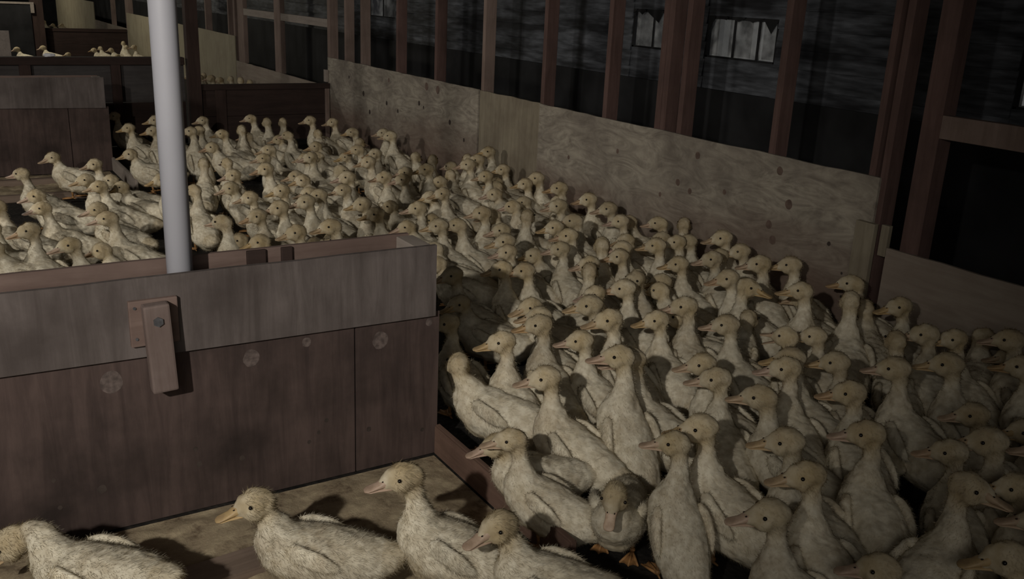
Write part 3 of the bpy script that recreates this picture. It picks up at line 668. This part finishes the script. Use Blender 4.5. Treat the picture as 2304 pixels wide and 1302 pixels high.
DUCKS = [
(2.778,25.312,0.00,156,'A25',1.05,'F','tiny duckling in the furthest pen, leftmost of three over the far rail'),
(3.234,25.791,0.00,156,'B25',0.99,'F','tiny duckling in the furthest pen, rightmost of three over the far rail'),
(3.032,25.754,0.00,156,'B25',0.98,'F','tiny duckling in the furthest pen, middle of three over the far rail'),
(3.147,17.980,0.00,90,'A0',1.01,'F','small distant duckling beyond the tall left partition, eighth from the left'),
(3.229,17.126,0.00,130,'A50',0.99,'F','small distant duckling beyond the tall left partition, tenth from the left'),
(3.068,17.184,0.00,100,'A0',0.97,'F','small distant duckling beyond the tall left partition, ninth from the left'),
(1.913,17.592,0.00,139,'B50',1.04,'F','small distant duckling beyond the tall left partition, second from the left'),
(2.773,17.752,0.00,111,'B0',0.98,'F','small distant duckling beyond the tall left partition, fifth from the left'),
(1.492,17.199,0.00,140,'B50',1.04,'F','small distant duckling beyond the tall left partition, leftmost'),
(2.963,17.512,0.00,153,'B25',0.97,'F','small distant duckling beyond the tall left partition, sixth from the left'),
(2.686,17.480,0.00,154,'B25',0.97,'F','small distant duckling beyond the tall left partition, fourth from the left'),
(2.243,17.185,0.00,168,'D20',0.97,'F','small distant duckling beyond the tall left partition, third from the left'),
(2.946,16.859,0.00,160,'D20',0.96,'F','small distant duckling beyond the tall left partition, seventh from the left'),
(3.077,12.286,0.00,81,'A0',0.94,'F','small distant duckling peeping over the low far partition, third from the left'),
(2.893,11.872,0.00,137,'A0',1.01,'F','small distant duckling peeping over the low far partition, leftmost'),
(3.014,11.924,0.00,131,'A50',0.96,'F','small distant duckling peeping over the low far partition, second from the left'),
(3.045,11.475,0.00,131,'A50',1.06,'F','small distant duckling peeping over the low far partition, fourth from the left'),
(3.244,11.558,0.00,95,'A0',1.00,'F','small distant duckling peeping over the low far partition, sixth from the left'),
(3.328,12.101,0.00,130,'B50',1.02,'F','small distant duckling peeping over the low far partition, fifth from the left'),
(3.229,11.231,0.00,74,'A0',1.05,'F','small distant duckling peeping over the low far partition, seventh from the left'),
(3.343,11.153,0.00,88,'A0',0.99,'F','small distant duckling peeping over the low far partition, eighth from the left'),
(1.474,8.661,0.00,138,'A50',0.95,'M','pale duckling facing left, neck raised, topmost head directly left of the white pole'),
(2.537,8.194,0.00,146,'A25',0.98,'M','pale duckling facing left, neck raised, topmost head below the low partition, left half'),
(1.699,8.074,0.00,134,'A50',1.05,'M','pale duckling facing left, neck raised, second head directly left of the white pole'),
(2.938,7.838,0.00,125,'A50',1.02,'M','pale duckling facing left, neck raised, topmost head by the far plywood corner'),
(2.137,8.249,0.00,164,'A25',0.96,'M','pale duckling facing left, neck raised, topmost head directly right of the white pole'),
(2.655,7.948,0.00,82,'A0',0.95,'M','pale duckling seen from behind, neck raised, topmost head below the low partition, right half'),
(2.498,7.825,0.00,93,'A0',1.01,'M','pale duckling seen from behind, neck raised, second head below the low partition, right half'),
(3.119,7.773,0.00,126,'A50',0.98,'M','pale duckling facing left, neck raised, topmost head below the far plywood end'),
(1.445,7.876,0.00,135,'A50',0.97,'M','pale duckling facing left, neck raised, third head directly left of the white pole'),
(2.142,7.448,0.00,79,'A0',1.01,'M','pale duckling seen from behind, neck raised, second head below the low partition, left half'),
(1.918,7.648,0.00,119,'A50',0.95,'M','pale duckling facing left, neck raised, second head directly right of the white pole'),
(1.526,7.555,0.00,104,'A75',1.01,'M','pale duckling facing left, neck raised, fourth head directly left of the white pole'),
(1.724,7.247,0.00,107,'C70',0.97,'M','pale duckling facing left, stretched tall, third head directly right of the white pole'),
(3.060,7.134,0.00,140,'A25',1.01,'M','pale duckling facing left, neck raised, second head below the far plywood end'),
(3.278,7.071,0.00,116,'A50',0.98,'M','pale duckling facing left, neck raised, topmost head right of the far plywood end'),
(2.827,7.540,0.00,80,'B0',0.99,'M','pale duckling seen from behind, neck drawn in, second head by the far plywood corner'),
(2.066,7.387,0.00,148,'A25',0.98,'M','pale duckling facing left, neck raised, fourth head directly right of the white pole'),
(2.495,7.204,0.00,109,'A25',0.95,'M','pale duckling turned away, neck raised, third head below the low partition, right half'),
(3.182,6.763,0.00,100,'A50',1.04,'M','pale duckling facing left, neck raised, second head right of the far plywood end'),
(2.310,7.511,0.00,134,'B0',1.02,'M','pale duckling turned away, neck drawn in, third head below the low partition, left half'),
(2.548,7.437,0.00,140,'B25',0.96,'M','pale duckling facing left, neck drawn in, fourth head below the low partition, right half'),
(2.997,6.993,0.00,87,'B-60',0.99,'M','pale duckling seen from behind, neck drawn in, third head below the far plywood end'),
(2.700,6.945,0.00,147,'B25',1.02,'M','pale duckling facing left, neck drawn in, third head by the far plywood corner'),
(1.941,7.102,0.00,153,'B25',1.04,'M','pale duckling facing left, neck drawn in, fifth head directly right of the white pole'),
(2.760,6.316,0.00,140,'A25',1.01,'M','pale duckling facing left, neck raised, fourth head below the far plywood end'),
(2.153,6.466,0.00,150,'A25',1.03,'M','pale duckling facing left, neck raised, fifth head below the low partition, right half'),
(3.386,5.597,0.00,103,'C70',1.04,'M','pale duckling facing left, stretched tall, topmost head below the dark plywood seam'),
(2.799,6.121,0.00,126,'A50',1.00,'M','pale duckling facing left, neck raised, third head right of the far plywood end'),
(1.338,7.010,0.00,158,'B25',1.02,'M','pale duckling facing left, neck drawn in, fifth head directly left of the white pole'),
(2.549,6.550,0.00,132,'B25',0.97,'M','pale duckling facing left, neck drawn in, fourth head by the far plywood corner'),
(2.742,6.499,0.00,128,'B50',0.95,'M','pale duckling facing left, neck drawn in, fifth head below the far plywood end'),
(3.121,6.175,0.00,94,'B-60',1.03,'M','pale duckling seen from behind, neck drawn in, topmost head above the gate end block'),
(2.261,6.058,0.00,105,'A75',1.02,'M','pale duckling facing left, neck raised, fifth head by the far plywood corner'),
(0.803,6.880,0.03,144,'B50',0.98,'M','duckling standing on the far plank in front of the left panel'),
(2.306,6.222,0.00,131,'A50',0.94,'M','pale duckling facing left, neck raised, sixth head by the far plywood corner'),
(2.047,6.271,0.00,153,'A25',0.97,'M','pale duckling facing left, neck raised, sixth head below the low partition, right half'),
(3.242,5.733,0.00,63,'A0',0.99,'M','pale duckling seen from behind, neck raised, topmost head just right of the gate end'),
(3.016,5.838,0.00,63,'A0',0.96,'M','pale duckling seen from behind, neck raised, second head above the gate end block'),
(3.268,5.550,0.00,86,'A75',1.05,'M','pale duckling facing left, neck raised, second head below the dark plywood seam'),
(2.586,5.737,0.00,127,'A50',1.05,'M','pale duckling facing left, neck raised, fourth head right of the far plywood end'),
(1.669,6.152,0.00,82,'A25',0.95,'M','pale duckling seen from behind, neck raised, fourth head below the low partition, left half'),
(1.508,6.164,0.00,76,'A0',0.96,'M','pale duckling seen from behind, neck raised, sixth head directly right of the white pole'),
(0.971,6.399,0.00,142,'A50',0.95,'M','pale duckling facing left, neck raised, second head above the latch, behind the gate'),
(3.132,5.434,0.00,88,'A75',1.04,'M','pale duckling facing left, neck raised, second head just right of the gate end'),
(3.309,5.887,0.00,122,'B0',0.95,'M','pale duckling turned away, neck drawn in, third head just right of the gate end'),
(2.782,5.361,0.00,91,'A75',1.04,'M','pale duckling facing left, neck raised, third head above the gate end block'),
(1.875,5.695,0.00,135,'A50',1.06,'M','pale duckling facing left, neck raised, seventh head below the low partition, right half'),
(3.376,5.319,0.00,109,'A50',0.97,'M','pale duckling facing left, neck raised, third head below the dark plywood seam'),
(2.269,6.048,0.00,-22,'B0',1.02,'M','duckling facing right with curved neck, mid flock right of the white pole'),
(2.658,5.396,0.00,99,'A75',0.99,'M','pale duckling facing left, neck raised, fourth head above the gate end block'),
(0.544,6.200,0.00,151,'A0',0.96,'M','duckling seen from behind at the left, below the far plank'),
(3.027,5.517,0.00,77,'B0',0.99,'M','pale duckling seen from behind, neck drawn in, fourth head just right of the gate end'),
(1.661,5.688,0.00,137,'A50',0.99,'M','pale duckling facing left, neck raised, fifth head below the low partition, left half'),
(2.151,5.852,0.00,144,'B25',1.01,'M','pale duckling facing left, neck drawn in, seventh head by the far plywood corner'),
(3.137,5.132,0.00,114,'A50',0.98,'M','pale duckling facing left, neck raised, fourth head below the dark plywood seam'),
(2.435,5.261,0.00,93,'A75',1.01,'M','pale duckling facing left, neck raised, fifth head right of the far plywood end'),
(2.245,5.281,0.00,125,'A50',1.05,'M','pale duckling facing left, neck raised, seventh head below the far plywood end'),
(3.360,4.852,0.00,114,'A50',1.05,'M','pale duckling facing left, neck raised, topmost head below the overlapping plywood joint'),
(2.554,5.222,0.00,100,'A75',0.97,'M','pale duckling facing left, neck raised, fifth head above the gate end block'),
(0.863,5.868,0.00,165,'A25',0.99,'M','pale duckling facing left, neck raised, third head above the latch, behind the gate'),
(1.240,5.699,0.00,144,'A50',0.99,'M','pale duckling facing left, neck raised, sixth head directly left of the white pole'),
(2.147,5.695,0.00,151,'B25',1.03,'M','pale duckling facing left, neck drawn in, eighth head by the far plywood corner'),
(1.053,6.135,0.00,154,'B25',0.99,'M','pale duckling facing left, neck drawn in, seventh head directly left of the white pole'),
(2.916,5.314,0.00,115,'B50',1.01,'M','pale duckling facing left, neck drawn in, fifth head just right of the gate end'),
(3.304,5.235,0.00,117,'B50',0.96,'M','pale duckling facing left, neck drawn in, fifth head below the dark plywood seam'),
(3.263,4.856,0.00,110,'A50',0.96,'M','pale duckling facing left, neck raised, second head below the overlapping plywood joint'),
(0.906,5.732,0.00,160,'A25',0.94,'M','pale duckling facing left, neck raised, fourth head above the latch, behind the gate'),
(3.228,5.114,0.00,116,'B25',0.97,'M','pale duckling facing left, neck drawn in, sixth head below the dark plywood seam'),
(1.055,5.926,0.00,136,'B50',0.95,'M','pale duckling facing left, neck drawn in, eighth head directly left of the white pole'),
(3.247,4.522,0.00,77,'A75',1.05,'M','pale duckling facing left, neck raised, topmost head right of the overlapping plywood joint'),
(1.627,5.562,0.00,132,'B50',1.03,'M','pale duckling facing left, neck drawn in, sixth head below the low partition, left half'),
(2.152,5.084,0.00,148,'A25',0.98,'M','pale duckling facing left, neck raised, eighth head below the far plywood end'),
(1.278,5.357,0.00,92,'A25',0.95,'M','pale duckling seen from behind, neck raised, last head directly right of the white pole'),
(1.737,5.102,0.00,107,'A75',1.00,'M','pale duckling facing left, neck raised, eighth head below the low partition, right half'),
(2.042,5.311,0.00,142,'B25',1.01,'M','pale duckling facing left, neck drawn in, ninth head by the far plywood corner'),
(2.595,4.755,0.00,100,'A75',0.97,'M','pale duckling facing left, neck raised, sixth head just right of the gate end'),
(3.088,4.854,0.00,131,'B25',1.02,'M','pale duckling facing left, neck drawn in, seventh head below the dark plywood seam'),
(1.921,4.937,0.00,120,'A50',0.99,'M','pale duckling facing left, neck raised, tenth head by the far plywood corner'),
(0.605,5.775,0.00,158,'B25',1.02,'M','pale duckling facing left, neck drawn in, second head at the left edge behind the gate'),
(2.657,4.932,0.00,121,'B50',1.00,'M','pale duckling facing left, neck drawn in, sixth head above the gate end block'),
(1.573,5.075,0.00,133,'A50',0.96,'M','pale duckling facing left, neck raised, seventh head below the low partition, left half'),
(3.303,4.218,0.00,108,'A50',1.03,'M','pale duckling facing left, neck raised, topmost head below the stud before the thick one'),
(3.375,4.602,0.00,110,'B50',0.95,'M','pale duckling facing left, neck drawn in, second head right of the overlapping plywood joint'),
(1.788,4.739,0.00,130,'A50',1.04,'M','pale duckling facing left, neck raised, eleventh head by the far plywood corner'),
(3.148,4.662,0.00,108,'B50',0.94,'M','pale duckling facing left, neck drawn in, third head below the overlapping plywood joint'),
(2.047,4.593,0.00,122,'A50',1.02,'M','pale duckling facing left, neck raised, sixth head right of the far plywood end'),
(2.361,4.866,0.00,128,'B25',0.94,'M','pale duckling facing left, neck drawn in, seventh head right of the far plywood end'),
(2.972,4.103,0.00,87,'A75',1.05,'M','pale duckling facing left, neck raised, third head right of the overlapping plywood joint'),
(2.994,4.516,0.00,115,'B25',1.00,'M','pale duckling facing left, neck drawn in, fourth head below the overlapping plywood joint'),
(0.348,5.186,0.00,160,'A25',1.06,'M','pale duckling facing left, neck raised, third head at the left edge behind the gate'),
(1.607,4.637,0.00,132,'A50',1.05,'M','pale duckling facing left, neck raised, last head below the low partition, right half'),
(0.554,5.247,0.00,160,'A25',0.95,'M','pale duckling facing left, neck raised, fourth head at the left edge behind the gate'),
(2.236,4.394,0.00,89,'A75',1.01,'M','pale duckling facing left, neck raised, seventh head above the gate end block'),
(3.257,3.963,0.00,109,'A50',1.04,'M','pale duckling facing left, neck raised, second head below the stud before the thick one'),
(0.809,5.229,0.00,125,'B50',1.04,'M','pale duckling facing left, neck drawn in, fifth head above the latch, behind the gate'),
(2.497,4.167,0.00,80,'A75',1.01,'M','pale duckling facing left, neck raised, eighth head below the dark plywood seam'),
(2.039,4.396,0.00,124,'A50',0.99,'M','pale duckling facing left, neck raised, eighth head right of the far plywood end'),
(2.755,4.315,0.00,131,'B25',1.05,'M','pale duckling facing left, neck drawn in, ninth head below the dark plywood seam'),
(2.633,4.036,0.00,47,'A0',1.01,'M','pale duckling seen from behind, neck raised, fifth head below the overlapping plywood joint'),
(1.473,4.576,0.00,139,'A50',1.00,'M','pale duckling facing left, neck raised, eighth head below the low partition, left half'),
(0.800,4.803,0.00,147,'A25',1.00,'M','pale duckling facing left, neck raised, last head directly left of the white pole'),
(2.432,4.448,0.00,138,'B25',0.97,'M','pale duckling facing left, neck drawn in, eighth head above the gate end block'),
(2.915,3.801,0.00,119,'A25',1.04,'M','pale duckling facing left, neck raised, fourth head right of the overlapping plywood joint'),
(3.197,3.791,0.00,105,'A50',0.96,'M','pale duckling facing left, neck raised, third head below the stud before the thick one'),
(3.383,3.909,0.00,105,'B50',1.01,'M','pale duckling facing left, neck drawn in, topmost head below the thick red stud'),
(1.223,4.451,0.00,107,'A25',1.02,'M','pale duckling turned away, neck raised, ninth head below the low partition, left half'),
(3.367,3.653,0.00,113,'A25',0.98,'M','pale duckling facing left, neck raised, second head below the thick red stud'),
(3.380,3.610,0.00,47,'A0',0.97,'M','pale duckling seen from behind, neck raised, topmost head below the thin stud'),
(2.341,4.032,0.00,126,'A25',0.98,'M','pale duckling facing left, neck raised, seventh head just right of the gate end'),
(2.213,4.031,0.00,112,'A50',0.99,'M','pale duckling facing left, neck raised, eighth head just right of the gate end'),
(1.728,4.169,0.00,149,'A25',1.06,'M','pale duckling facing left, neck raised, ninth head below the far plywood end'),
(2.232,4.331,0.00,142,'B25',1.00,'M','pale duckling facing left, neck drawn in, ninth head above the gate end block'),
(2.184,4.623,0.00,146,'D20',0.96,'M','pale duckling facing left, sitting low, last head right of the far plywood end'),
(2.763,3.777,0.00,113,'A50',0.99,'M','pale duckling facing left, neck raised, fifth head right of the overlapping plywood joint'),
(0.296,4.895,0.00,163,'A25',0.95,'M','pale duckling facing left, neck raised, fifth head at the left edge behind the gate'),
(2.657,4.048,0.00,136,'B25',1.02,'M','pale duckling facing left, neck drawn in, tenth head below the dark plywood seam'),
(0.385,4.642,0.00,111,'A75',1.00,'M','pale duckling facing left, neck raised, sixth head at the left edge behind the gate'),
(1.487,4.127,0.00,108,'A75',1.02,'M','pale duckling facing left, neck raised, twelfth head by the far plywood corner'),
(2.722,3.603,0.00,107,'A50',0.99,'M','pale duckling facing left, neck raised, sixth head right of the overlapping plywood joint'),
(3.383,3.187,0.00,105,'A50',1.05,'M','pale duckling facing left, neck raised, topmost head below the bright window, left half'),
(3.302,3.507,0.00,113,'B50',1.04,'M','pale duckling facing left, neck drawn in, third head below the thick red stud'),
(1.844,4.405,0.00,149,'D20',1.04,'M','pale duckling facing left, sitting low, last head below the far plywood end'),
(1.371,4.480,0.00,157,'B25',0.95,'M','pale duckling facing left, neck drawn in, tenth head below the low partition, left half'),
(3.128,3.617,0.00,105,'B50',0.97,'M','pale duckling facing left, neck drawn in, fourth head below the stud before the thick one'),
(3.256,3.325,0.00,96,'A50',0.94,'M','pale duckling facing left, neck raised, second head below the thin stud'),
(1.438,4.324,0.00,151,'B25',1.02,'M','pale duckling facing left, neck drawn in, eleventh head below the low partition, left half'),
(2.357,3.597,0.00,116,'A50',1.02,'M','pale duckling facing left, neck raised, eleventh head below the dark plywood seam'),
(3.133,3.317,0.00,75,'A75',0.96,'M','pale duckling facing left, neck raised, third head below the thin stud'),
(1.705,4.376,0.00,120,'D20',0.97,'M','pale duckling turned away, sitting low, last head by the far plywood corner'),
(2.649,3.340,0.00,62,'A0',1.04,'M','pale duckling seen from behind, neck raised, fifth head below the stud before the thick one'),
(0.584,4.416,0.00,166,'A25',0.98,'M','pale duckling facing left, neck raised, sixth head above the latch, behind the gate'),
(2.986,3.257,0.00,94,'A50',1.00,'M','pale duckling facing left, neck raised, fourth head below the thick red stud'),
(2.841,3.310,0.00,113,'A50',0.98,'M','pale duckling facing left, neck raised, sixth head below the stud before the thick one'),
(2.523,3.449,0.00,84,'A75',0.95,'M','pale duckling facing left, neck raised, seventh head right of the overlapping plywood joint'),
(0.314,4.657,0.00,163,'B25',1.04,'M','pale duckling facing left, neck drawn in, seventh head at the left edge behind the gate'),
(2.142,3.881,0.00,122,'B0',0.96,'M','pale duckling turned away, neck drawn in, tenth head above the gate end block'),
(0.730,4.516,0.00,145,'B25',0.95,'M','pale duckling facing left, neck drawn in, last head above the latch, behind the gate'),
(3.315,3.006,0.00,98,'A50',1.00,'M','pale duckling facing left, neck raised, second head below the bright window, left half'),
(2.271,3.500,0.00,93,'A75',0.95,'M','pale duckling facing left, neck raised, sixth head below the overlapping plywood joint'),
(2.563,3.610,0.00,128,'B25',0.95,'M','pale duckling facing left, neck drawn in, seventh head below the overlapping plywood joint'),
(3.185,3.050,0.00,82,'A75',0.94,'M','pale duckling facing left, neck raised, third head below the bright window, left half'),
(2.759,3.241,0.00,107,'A50',0.94,'M','pale duckling facing left, neck raised, seventh head below the stud before the thick one'),
(3.047,2.948,0.00,83,'A75',1.01,'M','pale duckling facing left, neck raised, fourth head below the bright window, left half'),
(2.488,3.144,0.00,90,'A75',0.98,'M','pale duckling facing left, neck raised, eighth head below the stud before the thick one'),
(2.063,3.668,0.00,137,'B25',0.96,'M','pale duckling facing left, neck drawn in, eleventh head above the gate end block'),
(3.126,2.751,0.00,70,'A75',1.06,'M','pale duckling facing left, neck raised, topmost head below the bright window, right half'),
(2.912,3.000,0.00,101,'A50',0.96,'M','pale duckling facing left, neck raised, fourth head below the thin stud'),
(3.301,2.691,0.00,86,'A50',1.04,'M','pale duckling facing left, neck raised, topmost head below the slatted bay, left part'),
(2.083,3.246,0.00,91,'A75',0.97,'M','pale duckling facing left, neck raised, twelfth head below the dark plywood seam'),
(2.203,3.210,0.00,106,'A50',0.95,'M','pale duckling facing left, neck raised, eighth head below the overlapping plywood joint'),
(2.356,3.075,0.00,51,'A0',0.98,'M','pale duckling seen from behind, neck raised, ninth head below the stud before the thick one'),
(1.895,3.262,0.00,128,'A50',0.98,'M','pale duckling facing left, neck raised, ninth head just right of the gate end'),
(2.663,3.075,0.00,59,'B0',0.97,'M','pale duckling seen from behind, neck drawn in, fifth head below the thick red stud'),
(2.923,2.670,0.00,110,'A50',1.03,'M','pale duckling facing left, neck raised, fifth head below the bright window, left half'),
(2.528,2.824,0.00,107,'A75',1.02,'M','pale duckling facing left, neck raised, sixth head below the thick red stud'),
(2.800,2.948,0.00,103,'B50',0.98,'M','pale duckling facing left, neck drawn in, seventh head below the thick red stud'),
(3.360,2.367,0.00,102,'A25',1.04,'M','pale duckling facing left, neck raised, topmost head below the slatted bay, right part'),
(2.765,2.612,0.00,15,'A-75',1.03,'M','duckling facing right, neck raised, among the flock below the bright window'),
(2.398,2.765,0.00,95,'A50',1.00,'M','pale duckling facing left, neck raised, tenth head below the stud before the thick one'),
(2.710,2.863,0.00,100,'B25',0.96,'M','pale duckling facing left, neck drawn in, eighth head below the thick red stud'),
(2.933,2.362,0.00,74,'C70',0.98,'M','pale duckling facing left, stretched tall, second head below the slatted bay, left part'),
(2.277,2.803,0.00,98,'A75',0.95,'M','pale duckling facing left, neck raised, eleventh head below the stud before the thick one'),
(3.167,2.494,0.00,79,'B50',0.97,'M','pale duckling facing left, neck drawn in, third head below the slatted bay, left part'),
(3.027,2.218,0.00,46,'A0',1.06,'M','pale duckling seen from behind, neck raised, second head below the slatted bay, right part'),
(1.869,3.105,0.00,130,'B50',0.95,'M','pale duckling facing left, neck drawn in, tenth head just right of the gate end'),
(2.130,2.613,0.00,106,'A50',1.04,'M','pale duckling facing left, neck raised, twelfth head below the stud before the thick one'),
(3.234,2.066,0.00,80,'A75',1.04,'M','pale duckling facing left, neck raised, topmost head below the heavy corner post'),
(2.401,2.445,0.00,72,'A75',1.04,'M','pale duckling facing left, neck raised, fifth head below the thin stud'),
(2.089,2.901,0.00,124,'B50',1.00,'M','pale duckling facing left, neck drawn in, ninth head below the overlapping plywood joint'),
(3.211,2.258,0.00,51,'B0',1.04,'M','pale duckling seen from behind, neck drawn in, third head below the slatted bay, right part'),
(1.923,2.669,0.00,104,'A50',0.95,'M','pale duckling facing left, neck raised, tenth head below the overlapping plywood joint'),
(2.536,2.510,0.00,112,'B25',1.03,'M','pale duckling facing left, neck drawn in, sixth head below the thin stud'),
(2.652,2.458,0.00,27,'B0',0.98,'M','pale duckling seen from behind, neck drawn in, third head below the bright window, right half'),
(2.051,2.424,0.00,89,'A75',1.06,'M','pale duckling facing left, neck raised, thirteenth head below the stud before the thick one'),
(2.262,2.423,0.00,83,'A75',0.97,'M','pale duckling facing left, neck raised, ninth head below the thick red stud'),
(1.549,2.755,0.00,91,'A75',0.94,'M','pale duckling facing left, neck raised, eleventh head just right of the gate end'),
(2.464,2.242,0.00,89,'A50',1.00,'M','pale duckling facing left, neck raised, sixth head below the bright window, left half'),
(1.803,2.544,0.00,82,'A75',1.00,'M','pale duckling facing left, neck raised, eleventh head below the overlapping plywood joint'),
(3.004,1.829,0.00,59,'A75',1.03,'M','pale duckling facing left, neck raised, second head below the heavy corner post'),
(2.714,2.051,0.00,83,'A50',0.94,'M','pale duckling facing left, neck raised, fourth head below the slatted bay, left part'),
(2.580,2.100,0.00,66,'O50',0.94,'M','duckling with its pink bill wide open'),
(3.368,1.871,0.00,29,'B-60',0.99,'M','pale duckling facing right, neck drawn in, topmost head along the right edge of the photo'),
(3.124,1.765,0.00,72,'A75',0.99,'M','pale duckling facing left, neck raised, topmost head under the bare low board at right'),
(3.260,1.623,0.00,75,'A50',1.05,'M','pale duckling facing left, neck raised, second head along the right edge of the photo'),
(1.903,2.386,0.00,98,'A50',0.95,'M','pale duckling facing left, neck raised, last head right of the overlapping plywood joint'),
(2.881,1.872,0.00,54,'A0',0.98,'M','pale duckling seen from behind, neck raised, third head below the heavy corner post'),
(1.602,2.460,0.00,87,'A75',0.99,'M','pale duckling facing left, neck raised, thirteenth head below the dark plywood seam'),
(1.776,2.075,0.00,80,'C70',1.02,'M','tall duckling stretched upright, plump back turned, above the bare black floor'),
(3.379,1.648,0.00,83,'B50',0.96,'M','pale duckling facing left, neck drawn in, third head along the right edge of the photo'),
(2.412,1.873,0.00,92,'A50',1.02,'M','pale duckling facing left, neck raised, sixth head below the slatted bay, left part'),
(1.910,2.091,0.00,104,'A50',1.04,'M','pale duckling facing left, neck raised, last head below the thick red stud'),
(2.540,1.807,0.00,82,'A50',0.98,'M','pale duckling facing left, neck raised, fourth head below the slatted bay, right part'),
(2.145,2.009,0.00,102,'A50',0.97,'M','pale duckling facing left, neck raised, seventh head below the thin stud'),
(1.515,2.460,0.00,124,'B-60',1.04,'M','duckling with head turned away, right beside the gate end above the curb'),
(2.820,1.569,0.00,81,'A50',1.06,'M','pale duckling facing left, neck raised, second head under the bare low board at right'),
(3.055,1.457,0.00,72,'A50',1.03,'M','pale duckling facing left, neck raised, fourth head along the right edge of the photo'),
(2.273,1.820,0.00,67,'A75',1.03,'M','pale duckling facing left, neck raised, seventh head below the slatted bay, left part'),
(2.627,1.640,0.00,78,'A50',1.04,'M','pale duckling facing left, neck raised, fourth head below the heavy corner post'),
(1.596,2.125,0.00,108,'A50',1.00,'M','plump duckling facing left just behind the pair leaning over the curb'),
(2.016,1.878,0.00,67,'A75',1.00,'M','pale duckling facing left, neck raised, last head below the bright window, left half'),
(2.307,1.594,0.00,64,'A75',1.02,'M','pale duckling facing left, neck raised, fifth head below the slatted bay, right part'),
(2.097,1.684,0.00,106,'A25',1.03,'M','pale duckling facing left, neck raised, fourth head below the bright window, right half'),
(2.613,1.333,0.00,90,'A50',0.96,'M','pale duckling facing left, neck raised, third head under the bare low board at right'),
(1.764,1.607,0.00,99,'A50',1.03,'M','pale duckling facing left, neck raised, eighth head below the thin stud'),
(2.736,1.204,0.00,81,'B50',1.04,'M','pale duckling facing left, neck drawn in, fifth head along the right edge of the photo'),
(2.095,1.375,0.00,59,'A75',1.03,'M','pale duckling facing left, neck raised, last head below the slatted bay, right part'),
(1.348,1.907,0.00,128,'A25',0.88,'M','duckling leaning over the brown curb, eye close behind another bill'),
(1.907,1.437,0.00,89,'A50',1.02,'M','pale duckling facing left, neck raised, eighth head below the slatted bay, left part'),
(2.401,1.157,0.00,83,'A50',1.05,'M','pale duckling facing left, neck raised, sixth head along the right edge of the photo'),
(1.589,1.610,0.00,71,'C70',0.90,'M','tall upright duckling with orange foot showing, right of the bare black floor'),
(1.405,2.042,0.00,167,'B0',0.90,'M','duckling with long bill hanging over the brown curb'),
(2.516,1.059,0.00,76,'A50',1.02,'M','pale duckling facing left, neck raised, seventh head along the right edge of the photo'),
(2.261,1.229,0.00,57,'A75',0.96,'M','pale duckling facing left, neck raised, fourth head under the bare low board at right'),
(1.777,1.280,0.00,74,'A75',1.02,'M','pale duckling facing left, neck raised, last head below the slatted bay, left part'),
(0.990,1.811,0.00,143,'A25',0.98,'N','duckling standing on pale litter by the brown curb, third from left'),
(2.283,1.006,0.00,86,'A50',0.96,'M','pale duckling facing left, neck raised, eighth head along the right edge of the photo'),
(2.015,1.121,0.00,10,'A-75',1.04,'M','dark duckling facing right at the lower right corner of the flock'),
(1.507,1.752,0.00,222,'F0',0.90,'M','duckling facing the camera with bill down, alone beside the black floor'),
(0.687,1.972,0.00,149,'B25',0.98,'N','large duckling facing left in front of the gate, second from the left edge'),
(1.605,1.197,0.00,99,'A50',1.00,'M','pale duckling facing left, neck raised, last head below the bright window, right half'),
(2.156,0.871,0.00,80,'A50',0.98,'M','pale duckling facing left, neck raised, ninth head along the right edge of the photo'),
(1.142,1.564,0.00,132,'B50',0.99,'N','rightmost duckling on the pale litter, bill pointing down, back ruffled'),
(0.196,2.123,0.00,135,'E20',0.99,'N','duckling bent low feeding at the bottom left, head against the photo edge'),
(2.024,0.823,0.00,90,'B50',1.06,'M','pale duckling facing left, neck drawn in, last head along the right edge of the photo'),
(1.782,0.976,0.00,106,'B25',0.98,'M','pale duckling facing left, neck drawn in, last head below the heavy corner post'),
]
PROTO = {}
for x, y, z, hd, var, s, cls, lab in DUCKS:
    key = (var, cls)
    if key not in PROTO: PROTO[key] = d = make_duckling(var, cls)
    else: d = copy_duckling(PROTO[key])
    d.location = (x, y, z + .002); d.rotation_euler = (0, 0, math.radians(hd)); d.scale = (s, s, s)
    tag(d, lab, 'duckling', 'ducklings crowding the pen' if cls != 'F' else 'distant ducklings in the further pens')
